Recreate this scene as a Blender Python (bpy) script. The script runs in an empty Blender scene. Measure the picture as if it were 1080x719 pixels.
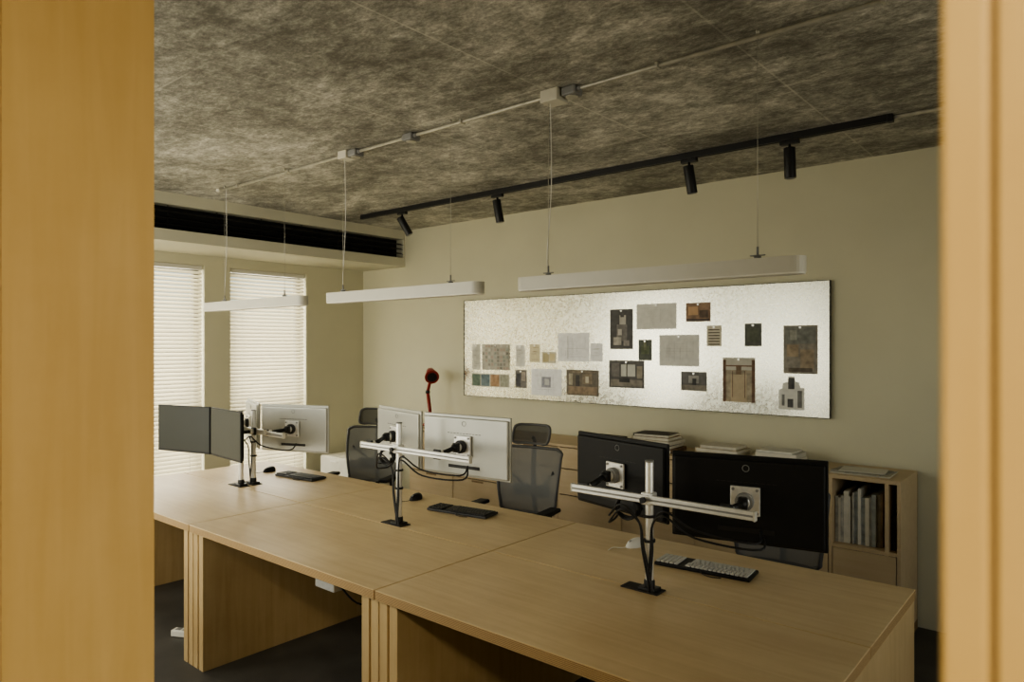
import bpy, bmesh, math, random
from mathutils import Vector, Matrix, Euler
random.seed(7)
scene = bpy.context.scene
COL = scene.collection

# ------------------------------------------------------------------ materials
def new_mat(name):
    m = bpy.data.materials.new(name); m.use_nodes = True
    nt = m.node_tree
    return m, nt, nt.nodes['Principled BSDF']

def N(nt, typ, **kw):
    n = nt.nodes.new(typ)
    for k, v in kw.items():
        setattr(n, k, v)
    return n

def plain(name, col, rough=0.5, metal=0.0, var=0.06, scale=12.0, bump=0.0, spec=None, coat=0.0):
    m, nt, b = new_mat(name)
    tc = N(nt, 'ShaderNodeTexCoord')
    no = N(nt, 'ShaderNodeTexNoise'); no.inputs['Scale'].default_value = scale; no.inputs['Detail'].default_value = 4
    nt.links.new(tc.outputs['Object'], no.inputs['Vector'])
    cr = N(nt, 'ShaderNodeValToRGB')
    cr.color_ramp.elements[0].position = 0.3; cr.color_ramp.elements[1].position = 0.7
    cr.color_ramp.elements[0].color = [c * (1 - var) for c in col] + [1]
    cr.color_ramp.elements[1].color = [min(1, c * (1 + var)) for c in col] + [1]
    nt.links.new(no.outputs['Fac'], cr.inputs['Fac'])
    nt.links.new(cr.outputs['Color'], b.inputs['Base Color'])
    b.inputs['Roughness'].default_value = rough
    b.inputs['Metallic'].default_value = metal
    if spec is not None: b.inputs['Specular IOR Level'].default_value = spec
    b.inputs['Coat Weight'].default_value = coat
    if bump:
        bp = N(nt, 'ShaderNodeBump'); bp.inputs['Strength'].default_value = bump; bp.inputs['Distance'].default_value = 0.01
        nt.links.new(no.outputs['Fac'], bp.inputs['Height']); nt.links.new(bp.outputs['Normal'], b.inputs['Normal'])
    return m

def wood(name, c1, c2, grain='X', rough=0.45, fine=1.0, spec=0.4):
    m, nt, b = new_mat(name)
    tc = N(nt, 'ShaderNodeTexCoord')
    mp = N(nt, 'ShaderNodeMapping')
    s = {'X': (0.9, 14, 14), 'Y': (14, 0.9, 14), 'Z': (14, 14, 0.9)}[grain]
    mp.inputs['Scale'].default_value = [v * fine for v in s]
    nt.links.new(tc.outputs['Object'], mp.inputs['Vector'])
    n1 = N(nt, 'ShaderNodeTexNoise'); n1.inputs['Scale'].default_value = 2.0; n1.inputs['Detail'].default_value = 6; n1.inputs['Distortion'].default_value = 0.6
    nt.links.new(mp.outputs['Vector'], n1.inputs['Vector'])
    n2 = N(nt, 'ShaderNodeTexNoise'); n2.inputs['Scale'].default_value = 1.7; n2.inputs['Detail'].default_value = 6; n2.inputs['Roughness'].default_value = 0.65
    nt.links.new(tc.outputs['Object'], n2.inputs['Vector'])
    mx = N(nt, 'ShaderNodeMath', operation='MULTIPLY_ADD'); mx.inputs[1].default_value = 0.40
    nt.links.new(n1.outputs['Fac'], mx.inputs[0])
    m3 = N(nt, 'ShaderNodeMath', operation='MULTIPLY'); m3.inputs[1].default_value = 0.60
    nt.links.new(n2.outputs['Fac'], m3.inputs[0]); nt.links.new(m3.outputs[0], mx.inputs[2])
    cr = N(nt, 'ShaderNodeValToRGB')
    cr.color_ramp.elements[0].position = 0.36; cr.color_ramp.elements[1].position = 0.64
    cr.color_ramp.elements[0].color = list(c1) + [1]; cr.color_ramp.elements[1].color = list(c2) + [1]
    nt.links.new(mx.outputs[0], cr.inputs['Fac']); nt.links.new(cr.outputs['Color'], b.inputs['Base Color'])
    b.inputs['Roughness'].default_value = rough
    b.inputs['Specular IOR Level'].default_value = spec
    return m

def ply_edge(name, axis='Z', ca=(0.20, 0.11, 0.045), cb=(0.50, 0.35, 0.17), scale=60):
    m, nt, b = new_mat(name)
    tc = N(nt, 'ShaderNodeTexCoord')
    w = N(nt, 'ShaderNodeTexWave', wave_type='BANDS', bands_direction=axis)
    w.inputs['Scale'].default_value = scale; w.inputs['Distortion'].default_value = 0.4
    nt.links.new(tc.outputs['Object'], w.inputs['Vector'])
    cr = N(nt, 'ShaderNodeValToRGB'); cr.color_ramp.elements[0].color = list(ca) + [1]; cr.color_ramp.elements[1].color = list(cb) + [1]
    cr.color_ramp.elements[0].position = 0.1; cr.color_ramp.elements[1].position = 0.6
    nt.links.new(w.outputs['Fac'], cr.inputs['Fac']); nt.links.new(cr.outputs['Color'], b.inputs['Base Color'])
    b.inputs['Roughness'].default_value = 0.6
    return m

def concrete_ceiling():
    m, nt, b = new_mat('exposed_concrete')
    tc = N(nt, 'ShaderNodeTexCoord')
    def noise(scale, detail, dist=0.0, stretch=None, rough=0.6):
        n = N(nt, 'ShaderNodeTexNoise'); n.inputs['Scale'].default_value = scale; n.inputs['Detail'].default_value = detail
        n.inputs['Distortion'].default_value = dist; n.inputs['Roughness'].default_value = rough
        if stretch:
            mp = N(nt, 'ShaderNodeMapping'); mp.inputs['Scale'].default_value = stretch
            nt.links.new(tc.outputs['Object'], mp.inputs['Vector']); nt.links.new(mp.outputs['Vector'], n.inputs['Vector'])
        else: nt.links.new(tc.outputs['Object'], n.inputs['Vector'])
        return n
    a = noise(1.5, 8, 0.5, (1, 1.3, 1), 0.7); c = noise(9, 10, 0.3, (1.2, 1.9, 1), 0.75); d = noise(38, 8, 0, (1, 1.7, 1), 0.85)
    m1 = N(nt, 'ShaderNodeMath', operation='MULTIPLY'); m1.inputs[1].default_value = 0.36; nt.links.new(a.outputs['Fac'], m1.inputs[0])
    m2 = N(nt, 'ShaderNodeMath', operation='MULTIPLY_ADD'); m2.inputs[1].default_value = 0.34; nt.links.new(c.outputs['Fac'], m2.inputs[0]); nt.links.new(m1.outputs[0], m2.inputs[2])
    m3 = N(nt, 'ShaderNodeMath', operation='MULTIPLY_ADD'); m3.inputs[1].default_value = 0.30; nt.links.new(d.outputs['Fac'], m3.inputs[0]); nt.links.new(m2.outputs[0], m3.inputs[2])
    cr = N(nt, 'ShaderNodeValToRGB')
    e = cr.color_ramp.elements
    e[0].position = 0.43; e[0].color = (0.155, 0.147, 0.122, 1)
    e[1].position = 0.60; e[1].color = (0.80, 0.78, 0.70, 1)
    x = e.new(0.49); x.color = (0.30, 0.288, 0.245, 1)
    x = e.new(0.53); x.color = (0.45, 0.435, 0.375, 1)
    nt.links.new(m3.outputs[0], cr.inputs['Fac'])
    br = N(nt, 'ShaderNodeTexBrick'); br.offset = 0.5
    br.inputs['Scale'].default_value = 1.0; br.inputs['Brick Width'].default_value = 2.4; br.inputs['Row Height'].default_value = 0.92
    br.inputs['Mortar Size'].default_value = 0.006; br.inputs['Mortar Smooth'].default_value = 0.4
    mpb = N(nt, 'ShaderNodeMapping'); mpb.inputs['Rotation'].default_value = (0, 0, math.radians(90)); mpb.inputs['Location'].default_value = (0.3, 0.25, 0)
    nt.links.new(tc.outputs['Object'], mpb.inputs['Vector']); nt.links.new(mpb.outputs['Vector'], br.inputs['Vector'])
    mix = N(nt, 'ShaderNodeMix', data_type='RGBA'); mix.inputs[7].default_value = (0.70, 0.68, 0.59, 1)
    # joints are uneven: break them up with the large noise
    jr = N(nt, 'ShaderNodeMapRange'); jr.inputs['From Min'].default_value = 0.42; jr.inputs['From Max'].default_value = 0.6
    jr.inputs['To Min'].default_value = 0.15; jr.inputs['To Max'].default_value = 0.7
    nt.links.new(a.outputs['Fac'], jr.inputs['Value'])
    mf = N(nt, 'ShaderNodeMath', operation='MULTIPLY')
    nt.links.new(br.outputs['Fac'], mf.inputs[0]); nt.links.new(jr.outputs['Result'], mf.inputs[1])
    nt.links.new(mf.outputs[0], mix.inputs[0]); nt.links.new(cr.outputs['Color'], mix.inputs[6])
    nt.links.new(mix.outputs[2], b.inputs['Base Color'])
    bp = N(nt, 'ShaderNodeBump'); bp.inputs['Strength'].default_value = 0.5; bp.inputs['Distance'].default_value = 0.02
    nt.links.new(m3.outputs[0], bp.inputs['Height']); nt.links.new(bp.outputs['Normal'], b.inputs['Normal'])
    b.inputs['Roughness'].default_value = 0.65; b.inputs['Specular IOR Level'].default_value = 0.45
    return m

def galvanized():
    m, nt, b = new_mat('galvanized_steel')
    tc = N(nt, 'ShaderNodeTexCoord')
    v = N(nt, 'ShaderNodeTexVoronoi'); v.inputs['Scale'].default_value = 55
    n = N(nt, 'ShaderNodeTexNoise'); n.inputs['Scale'].default_value = 1.2; n.inputs['Detail'].default_value = 3
    nt.links.new(tc.outputs['Object'], v.inputs['Vector']); nt.links.new(tc.outputs['Object'], n.inputs['Vector'])
    cr = N(nt, 'ShaderNodeValToRGB'); cr.color_ramp.elements[0].color = (0.48, 0.47, 0.40, 1); cr.color_ramp.elements[1].color = (0.70, 0.69, 0.60, 1)
    cr.color_ramp.elements[0].position = 0.15; cr.color_ramp.elements[1].position = 0.85
    sep = N(nt, 'ShaderNodeSeparateColor'); nt.links.new(v.outputs['Color'], sep.inputs['Color'])
    ma = N(nt, 'ShaderNodeMath', operation='MULTIPLY_ADD'); ma.inputs[1].default_value = 0.5
    nt.links.new(sep.outputs['Red'], ma.inputs[0])
    mb_ = N(nt, 'ShaderNodeMath', operation='MULTIPLY'); mb_.inputs[1].default_value = 0.5; nt.links.new(n.outputs['Fac'], mb_.inputs[0]); nt.links.new(mb_.outputs[0], ma.inputs[2])
    nt.links.new(ma.outputs[0], cr.inputs['Fac']); nt.links.new(cr.outputs['Color'], b.inputs['Base Color'])
    mr = N(nt, 'ShaderNodeMapRange'); mr.inputs['To Min'].default_value = 0.20; mr.inputs['To Max'].default_value = 0.34
    nt.links.new(ma.outputs[0], mr.inputs['Value']); nt.links.new(mr.outputs['Result'], b.inputs['Roughness'])
    b.inputs['Metallic'].default_value = 1.0
    return m

def blind_mat():
    m, nt, b = new_mat('blind_slat_white')
    out = nt.nodes['Material Output']
    b.inputs['Base Color'].default_value = (0.70, 0.66, 0.53, 1); b.inputs['Roughness'].default_value = 0.5
    tr = N(nt, 'ShaderNodeBsdfTranslucent'); tr.inputs['Color'].default_value = (0.78, 0.72, 0.55, 1)
    mx = N(nt, 'ShaderNodeMixShader'); mx.inputs[0].default_value = 0.20
    nt.links.new(b.outputs[0], mx.inputs[1]); nt.links.new(tr.outputs[0], mx.inputs[2]); nt.links.new(mx.outputs[0], out.inputs['Surface'])
    return m

def mesh_fabric(name, col):
    m, nt, b = new_mat(name)
    out = nt.nodes['Material Output']
    tc = N(nt, 'ShaderNodeTexCoord')
    w = N(nt, 'ShaderNodeTexWave', bands_direction='Z'); w.inputs['Scale'].default_value = 60
    nt.links.new(tc.outputs['Object'], w.inputs['Vector'])
    b.inputs['Base Color'].default_value = list(col) + [1]; b.inputs['Roughness'].default_value = 0.8
    t = N(nt, 'ShaderNodeBsdfTransparent')
    mr = N(nt, 'ShaderNodeMapRange'); mr.inputs['To Min'].default_value = 0.7; mr.inputs['To Max'].default_value = 1.0
    nt.links.new(w.outputs['Fac'], mr.inputs['Value'])
    mx = N(nt, 'ShaderNodeMixShader')
    nt.links.new(mr.outputs['Result'], mx.inputs[0]); nt.links.new(t.outputs[0], mx.inputs[1]); nt.links.new(b.outputs[0], mx.inputs[2])
    nt.links.new(mx.outputs[0], out.inputs['Surface'])
    return m

M = {}
M['wall'] = plain('wall_paint_sage', (0.57, 0.545, 0.405), 0.75, var=0.03, scale=2.5, bump=0.03)
M['wall_l'] = plain('wall_paint_window_side', (0.57, 0.545, 0.405), 0.75, var=0.03, scale=2.5)
M['soffit'] = plain('soffit_paint', (0.62, 0.60, 0.48), 0.7, var=0.03, scale=3)
M['ceil'] = concrete_ceiling()
M['floor'] = plain('dark_screed_floor', (0.06, 0.057, 0.05), 0.55, var=0.25, scale=4)
M['hall_paint'] = plain('hall_paint', (0.68, 0.62, 0.48), 0.8, var=0.03)
M['black'] = plain('black_powdercoat', (0.012, 0.012, 0.012), 0.45, var=0.1)
M['blackplastic'] = plain('black_plastic', (0.010, 0.010, 0.010), 0.5, var=0.1, scale=40, spec=0.3)
M['cable'] = plain('black_cable', (0.01, 0.01, 0.01), 0.5)
M['void'] = plain('slot_black', (0.004, 0.004, 0.004), 0.8)
M['silver'] = plain('silver_plastic', (0.46, 0.46, 0.42), 0.36, metal=0.35, var=0.03)
M['alu'] = plain('brushed_aluminium', (0.80, 0.79, 0.75), 0.36, metal=0.5, var=0.06, scale=60)
M['lampwhite'] = plain('white_lacquered_aluminium', (0.62, 0.60, 0.52), 0.4, var=0.02)
M['diffuser'] = plain('opal_diffuser', (0.82, 0.80, 0.72), 0.5, var=0.01)
M['pipe'] = plain('galvanised_conduit', (0.48, 0.46, 0.39), 0.4, metal=0.4, var=0.15, scale=20)
M['boxbeige'] = plain('junction_box_beige', (0.62, 0.59, 0.49), 0.6)
M['grey'] = plain('grey_plastic', (0.25, 0.25, 0.24), 0.5)
M['screen'] = plain('monitor_screen', (0.04, 0.042, 0.036), 0.42, var=0.02, spec=0.25)
M['board'] = galvanized()
M['slat'] = blind_mat()
M['frame'] = plain('window_frame_dark', (0.10, 0.10, 0.09), 0.5)
M['desk'] = wood('desk_plywood', (0.52, 0.385, 0.21), (0.65, 0.51, 0.305), 'X', 0.42)
M['deskleg'] = wood('desk_leg_plywood', (0.46, 0.325, 0.16), (0.58, 0.435, 0.235), 'Z', 0.45)
M['edge'] = ply_edge('plywood_edge', 'Z', scale=55)
M['door'] = wood('portal_plywood', (0.55, 0.37, 0.145), (0.64, 0.455, 0.20), 'Z', 0.5, 1.0)
M['cab'] = wood('cabinet_wood', (0.50, 0.385, 0.23), (0.58, 0.46, 0.30), 'X', 0.5)
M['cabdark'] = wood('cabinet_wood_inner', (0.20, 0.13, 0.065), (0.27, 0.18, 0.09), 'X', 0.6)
M['whitecab'] = plain('white_laminate', (0.66, 0.64, 0.56), 0.5)
M['chairmesh'] = mesh_fabric('chair_mesh_grey', (0.18, 0.185, 0.178))
M['chairmeshd'] = mesh_fabric('chair_mesh_dark', (0.05, 0.05, 0.048))
M['chairframe'] = plain('chair_frame_grey', (0.09, 0.09, 0.088), 0.45)
M['red'] = plain('red_lacquer', (0.25, 0.025, 0.02), 0.35)
M['whitep'] = plain('white_plastic', (0.72, 0.71, 0.66), 0.4)
M['keyw'] = plain('keycap_light', (0.50, 0.49, 0.45), 0.5)
M['keyd'] = plain('keycap_dark', (0.025, 0.025, 0.025), 0.5)
M['cork'] = plain('grommet_dark', (0.02, 0.018, 0.015), 0.7)
_pc = {}
def pm(col, rough=0.7):
    k = tuple(round(c, 3) for c in col)
    if k not in _pc:
        _pc[k] = plain('print_ink_%d' % len(_pc), k, rough, var=0.30 if max(k) < 0.45 else 0.07, scale=26)
    return _pc[k]

# ------------------------------------------------------------------ mesh builder
class MB:
    def __init__(s, name):
        s.name = name; s.bm = bmesh.new(); s.mats = []
    def mi(s, mat):
        if isinstance(mat, str): mat = M[mat]
        if mat not in s.mats: s.mats.append(mat)
        return s.mats.index(mat)
    def _merge(s, t):
        me = bpy.data.meshes.new('tmp'); t.to_mesh(me); t.free(); s.bm.from_mesh(me); bpy.data.meshes.remove(me)
    def box(s, c, size, mat, rot=None, bevel=0.0, seg=2, side=None, smooth=False):
        t = bmesh.new(); bmesh.ops.create_cube(t, size=1.0)
        bmesh.ops.scale(t, vec=Vector(size), verts=t.verts)
        k = s.mi(mat); ks = s.mi(side) if side else k
        if bevel > 0:
            bmesh.ops.bevel(t, geom=list(t.edges), offset=bevel, segments=seg, affect='EDGES', profile=0.5)
        t.normal_update()
        for f in t.faces:
            f.material_index = k if abs(f.normal.z) > 0.7 or not side else ks
            f.smooth = smooth
        if rot: bmesh.ops.rotate(t, cent=(0, 0, 0), matrix=Euler(rot).to_matrix(), verts=t.verts)
        bmesh.ops.translate(t, vec=Vector(c), verts=t.verts)
        s._merge(t); return s
    def bx(s, x0, x1, y0, y1, z0, z1, mat, bevel=0.0, side=None):
        return s.box(((x0 + x1) / 2, (y0 + y1) / 2, (z0 + z1) / 2), (x1 - x0, y1 - y0, z1 - z0), mat, bevel=bevel, side=side)
    def cyl(s, p1, p2, r, mat, r2=None, n=24, bevel=0.0):
        p1 = Vector(p1); p2 = Vector(p2); d = p2 - p1; L = d.length
        t = bmesh.new()
        bmesh.ops.create_cone(t, cap_ends=True, segments=n, radius1=r, radius2=r if r2 is None else r2, depth=L)
        if bevel:
            es = [e for e in t.edges if abs(e.verts[0].co.z - e.verts[1].co.z) < 1e-6]
            bmesh.ops.bevel(t, geom=es, offset=bevel, segments=3, affect='EDGES', profile=0.5)
        k = s.mi(mat)
        for f in t.faces: f.material_index = k; f.smooth = len(f.verts) == 4
        q = Vector((0, 0, 1)).rotation_difference(d.normalized())
        bmesh.ops.rotate(t, cent=(0, 0, 0), matrix=q.to_matrix(), verts=t.verts)
        bmesh.ops.translate(t, vec=(p1 + p2) / 2, verts=t.verts)
        s._merge(t); return s
    def sphere(s, c, r, mat, sc=(1, 1, 1), rot=None, n=20):
        t = bmesh.new(); bmesh.ops.create_uvsphere(t, u_segments=n, v_segments=n // 2, radius=r)
        bmesh.ops.scale(t, vec=Vector(sc), verts=t.verts)
        k = s.mi(mat)
        for f in t.faces: f.material_index = k; f.smooth = True
        if rot: bmesh.ops.rotate(t, cent=(0, 0, 0), matrix=Euler(rot).to_matrix(), verts=t.verts)
        bmesh.ops.translate(t, vec=Vector(c), verts=t.verts)
        s._merge(t); return s
    def tube(s, pts, r, mat, n=8, closed=False, spline=True):
        pts = [Vector(p) for p in pts]
        if spline and len(pts) > 2:
            q = []; L = len(pts); rng = L if closed else L - 1
            for i in range(rng):
                p0 = pts[(i - 1) % L] if closed or i > 0 else pts[0]
                p1 = pts[i]; p2 = pts[(i + 1) % L]
                p3 = pts[(i + 2) % L] if closed or i + 2 < L else pts[-1]
                for k in range(6):
                    u = k / 6.0
                    q.append(0.5 * ((2 * p1) + (p2 - p0) * u + (2 * p0 - 5 * p1 + 4 * p2 - p3) * u * u + (-p0 + 3 * p1 - 3 * p2 + p3) * u ** 3))
            if not closed: q.append(pts[-1])
            pts = q
        L = len(pts); k = s.mi(mat); rings = []
        up = None
        for i, p in enumerate(pts):
            a = pts[(i - 1) % L] if closed or i > 0 else pts[0]
            b = pts[(i + 1) % L] if closed or i < L - 1 else pts[-1]
            d = (b - a).normalized()
            if up is None:
                up = d.orthogonal().normalized()
            else:
                up = (up - d * up.dot(d))
                up = up.normalized() if up.length > 1e-6 else d.orthogonal().normalized()
            sd = d.cross(up)
            rings.append([s.bm.verts.new(p + (up * math.cos(2 * math.pi * j / n) + sd * math.sin(2 * math.pi * j / n)) * r) for j in range(n)])
        for i in range(L if closed else L - 1):
            A = rings[i]; B = rings[(i + 1) % L]
            for j in range(n):
                f = s.bm.faces.new((A[j], A[(j + 1) % n], B[(j + 1) % n], B[j])); f.material_index = k; f.smooth = True
        if not closed:
            for R in (rings[0][::-1], rings[-1]):
                f = s.bm.faces.new(R); f.material_index = k
        return s
    def surf(s, fn, nu, nv, mat, thick=0.0):
        k = s.mi(mat)
        g = [[s.bm.verts.new(fn(i / nu, j / nv)) for j in range(nv + 1)] for i in range(nu + 1)]
        for i in range(nu):
            for j in range(nv):
                f = s.bm.faces.new((g[i][j], g[i + 1][j], g[i + 1][j + 1], g[i][j + 1])); f.material_index = k; f.smooth = True
        return s
    def poly(s, pts, mat):
        f = s.bm.faces.new([s.bm.verts.new(Vector(p)) for p in pts]); f.material_index = s.mi(mat); return s
    def prism(s, outline, z0, z1, mat, side=None):
        n = len(outline); k = s.mi(mat); ks = s.mi(side) if side else k
        a = [s.bm.verts.new((x, y, z0)) for x, y in outline]; b = [s.bm.verts.new((x, y, z1)) for x, y in outline]
        f = s.bm.faces.new(b); f.material_index = k
        f = s.bm.faces.new(a[::-1]); f.material_index = k
        for i in range(n):
            f = s.bm.faces.new((a[i], a[(i + 1) % n], b[(i + 1) % n], b[i])); f.material_index = ks
        return s
    def build(s, loc=(0, 0, 0), rot=(0, 0, 0), recalc=True):
        if recalc: bmesh.ops.recalc_face_normals(s.bm, faces=s.bm.faces)
        me = bpy.data.meshes.new(s.name); s.bm.to_mesh(me); s.bm.free()
        for m in s.mats: me.materials.append(m)
        o = bpy.data.objects.new(s.name, me); COL.objects.link(o)
        o.location = loc; o.rotation_euler = rot
        return o

# ------------------------------------------------------------------ dimensions
CH = 3.05                    # ceiling height
XL, XR = -6.57, 1.6          # room side walls
YN0, YN1 = 0.35, 0.60        # near (portal) wall
YB = 5.10                    # back wall
DT = 0.80                    # desk top height

# ------------------------------------------------------------------ shell
def wall_open(name, axis, a0, a1, t0, t1, z0, z1, holes, mat):
    b = MB(name)
    def put(p, q, zb, zt):
        if q - p < 1e-4 or zt - zb < 1e-4: return
        if axis == 'X': b.bx(p, q, t0, t1, zb, zt, mat)
        else: b.bx(t0, t1, p, q, zb, zt, mat)
    cur = a0
    for (p, q, zb, zt) in sorted(holes):
        put(cur, p, z0, z1); put(p, q, z0, zb); put(p, q, zt, z1); cur = q
    put(cur, a1, z0, z1)
    return b.build()

W1 = (2.30, 3.22, 0.42, 2.56); W2 = (3.48, 4.34, 0.42, 2.56); W0 = (1.05, 2.02, 0.42, 2.56)
NW = [(-6.3, -4.5, 0.70, 2.60), (-4.2, -2.5, 0.70, 2.60)]  # unseen windows, added to light desk fronts and pinboard from the near side
RW = (1.3, 3.9, 0.9, 2.5)  # unseen window, added to brighten the right side of the room
wall_open('wall_left', 'Y', YN0, YB + 0.2, XL - 0.22, XL, 0, CH, [W0, W1, W2], 'wall_l')
MB('wall_back').bx(XL, XR, YB, YB + 0.2, 0, CH, 'wall').build()
wall_open('wall_right', 'Y', -2.8, YB + 0.2, XR, XR + 0.2, 0, CH, [RW], 'wall_l')
wall_open('wall_near', 'X', XL, XR, YN0 + 0.02, YN1 - 0.004, 0, CH, NW + [(-1.452, -0.032, 0.0, 2.65)], 'wall_l')
MB('floor').bx(XL - 0.22, XR + 0.2, -2.8, YB + 0.2, -0.12, 0, 'floor').build()
MB('ceiling').bx(XL - 0.22, XR + 0.2, -2.8, YB + 0.2, CH, CH + 0.15, 'ceil').build()
MB('wall_hall_left').bx(-2.2, -2.05, -2.8, YN0 + 0.02, 0, CH, 'hall_paint').build()
MB('wall_hall_end').bx(-2.2, XR, -2.95, -2.8, 0, CH, 'hall_paint').build()
# plywood portal lining
p = MB('trim_2')
p.bx(-1.452, -1.430, YN0, YN1, 0, 2.63, 'door', side='door')
p.bx(-0.054, -0.0365, YN0, YN1, 0, 2.63, 'door', 0.002)
p.bx(-0.0365, -0.0335, YN0 + 0.004, YN1, 0, 2.63, 'cabdark')
p.bx(-1.43, -0.054, YN0, YN1, 2.612, 2.63, 'door')
p.build()
p = MB('trim_3')
p.bx(-0.0335, 0.45, YN0 + 0.001, YN0 + 0.019, 0, CH - 0.004, 'door')
p.bx(-2.03, -1.452, YN0 + 0.001, YN0 + 0.019, 0, CH - 0.004, 'door')
p.build()

# ------------------------------------------------------------------ windows + blinds (left wall)
def window_left(idx, w):
    y0, y1, z0, z1 = w
    f = MB('window_%d' % idx); xo = XL - 0.17; xi = XL - 0.12
    for a in ((y0, y0 + 0.05), (y1 - 0.05, y1)): f.bx(xo, xi, a[0], a[1], z0, z1, 'frame')
    for a in ((z0, z0 + 0.05), (z1 - 0.05, z1), (z0 + 0.72, z0 + 0.77)): f.bx(xo, xi, y0 + 0.05, y1 - 0.05, a[0], a[1], 'frame')
    f.bx(xo + 0.005, xi - 0.005, (y0 + y1) / 2 - 0.02, (y0 + y1) / 2 + 0.02, z0 + 0.05, z0 + 0.72, 'frame')
    f.build()
    b = MB('venetian_blind'); xc = XL - 0.035
    k = b.mi('slat'); z = z0 + 0.035; pitch = 0.037; th = math.radians(52)
    ya, yb = y0 + 0.012, y1 - 0.012
    while z < z1 - 0.05:
        prof = []
        for u in (-1, -0.5, 0, 0.5, 1):
            h = 0.004 * (1 - u * u)
            lx = u * 0.0195
            prof.append((xc + lx * math.cos(th) + h * math.sin(th), z - lx * math.sin(th) + h * math.cos(th)))
        vs = [(b.bm.verts.new((px, ya, pz)), b.bm.verts.new((px, yb, pz))) for px, pz in prof]
        for i in range(4):
            fc = b.bm.faces.new((vs[i][0], vs[i][1], vs[i + 1][1], vs[i + 1][0])); fc.material_index = k; fc.smooth = True
        z += pitch
    b.bx(xc - 0.02, xc + 0.02, ya, yb, z1 - 0.042, z1 - 0.002, 'lampwhite', 0.003)
    b.bx(xc - 0.014, xc + 0.014, ya, yb, z0 + 0.004, z0 + 0.02, 'lampwhite', 0.003)
    for yy in (ya + 0.12, (ya + yb) / 2, yb - 0.12):
        b.cyl((xc + 0.020, yy, z0 + 0.02), (xc + 0.020, yy, z1 - 0.04), 0.0012, 'whitep', n=6)
    b.build(recalc=False)
for i, w in enumerate((W1, W2, W0)): window_left(i + 1, w)
for i, w in enumerate(NW):  # frames for the added near-wall windows
    f = MB('window_%d' % (i + 4))
    for a in ((w[0], w[0] + 0.05), (w[1] - 0.05, w[1]), ((w[0] + w[1]) / 2 - 0.025, (w[0] + w[1]) / 2 + 0.025)):
        f.bx(a[0], a[1], 0.40, 0.45, w[2], w[3], 'frame')
    for a in ((w[2], w[2] + 0.05), (w[3] - 0.05, w[3])): f.bx(w[0] + 0.05, w[1] - 0.05, 0.40, 0.45, a[0], a[1], 'frame')
    f.build()
f = MB('window_6')  # frame for the added right-wall window
for a in ((RW[0], RW[0] + 0.05), (RW[1] - 0.05, RW[1]), (2.575, 2.625)): f.bx(XR + 0.12, XR + 0.17, a[0], a[1], RW[2], RW[3], 'frame')
for a in ((RW[2], RW[2] + 0.05), (RW[3] - 0.05, RW[3])): f.bx(XR + 0.12, XR + 0.17, RW[0] + 0.05, RW[1] - 0.05, a[0], a[1], 'frame')
f.build()

# ------------------------------------------------------------------ air-conditioning soffit with linear slot
s = MB('trim_1')
XS = -5.84
s.bx(XL, XS, YN1, YB, 2.655, 2.75, 'soffit')
s.bx(XL, XS, YN1, YB, 2.955, CH, 'soffit')
s.bx(XL, XS - 0.12, YN1, YB, 2.75, 2.955, 'void')
s.bx(XS - 0.12, XS - 0.002, YB - 0.02, YB, 2.75, 2.955, 'soffit')
for zz in (2.80, 2.85, 2.90):
    s.box((XS - 0.03, (YN1 + YB) / 2, zz), (0.05, YB - YN1 - 0.04, 0.004), 'black', rot=(0, math.radians(25), 0))
y = 0.9
while y < YB - 0.1:
    s.bx(XS - 0.06, XS - 0.056, y, y + 0.006, 2.75, 2.955, 'black'); y += 0.42
s.build()

# ------------------------------------------------------------------ desks
def desk(x0, x1):
    d = MB('workstation_desk'); g = 0.003; T = 0.042
    ys = [(1.825, 2.54 - g), (2.54 + g, 3.26)]
    for (a, b_) in ys:
        d.box(((x0 + x1) / 2, (a + b_) / 2, DT - T / 2), (x1 - x0 - 2 * g, b_ - a, T), 'desk', bevel=0.002, seg=1, side='edge')
    zt = DT - T
    for xa in (x0 + 0.004, x1 - 0.114):
        for k in (0, 1):
            xx = xa + k * 0.062
            d.bx(xx, xx + 0.048, 1.85, 3.24, 0, zt, 'deskleg', 0.0015)
        d.bx(xa + 0.044, xa + 0.066, 1.868, 3.22, 0, zt, 'cabdark')
    d.bx(x0 + 0.114, x1 - 0.114, 2.52, 2.56, zt - 0.32, zt, 'deskleg')
    d.bx(x0 + 0.114, x1 - 0.114, 2.40, 2.52, zt - 0.16, zt - 0.15, 'black')
    d.bx(x0 + 0.114, x1 - 0.114, 2.40, 2.405, zt - 0.16, zt - 0.10, 'black')
    return d
BX = [(-5.53, -3.905), (-3.905, -2.28), (-2.28, -0.588)]
for bi, (a, b_) in enumerate(BX):
    d = desk(a, b_)
    if bi == 1:   # power box hung under the middle bay
        d.box((-3.0, 2.12, 0.60), (0.16, 0.07, 0.06), 'alu', bevel=0.006)
        d.bx(-3.06, -3.05, 2.10, 2.14, 0.62, 0.758, 'grey'); d.bx(-2.95, -2.94, 2.10, 2.14, 0.62, 0.758, 'grey')
        d.tube([(-2.92, 2.12, 0.60), (-2.85, 2.2, 0.5), (-2.8, 2.35, 0.55), (-2.8, 2.45, 0.64)], 0.005, 'cable')
    d.build()
ps = MB('floor_power_box')
ps.box((-4.36, 2.00, 0.022), (0.13, 0.055, 0.04), 'whitep', rot=(0, 0, 0.5), bevel=0.006)
for k in (-0.5, 0.5):
    ps.box((-4.36 + k * 0.05 * math.cos(0.5), 2.00 + k * 0.05 * math.sin(0.5), 0.043), (0.032, 0.032, 0.003), 'grey', rot=(0, 0, 0.5))
ps.build()

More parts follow.
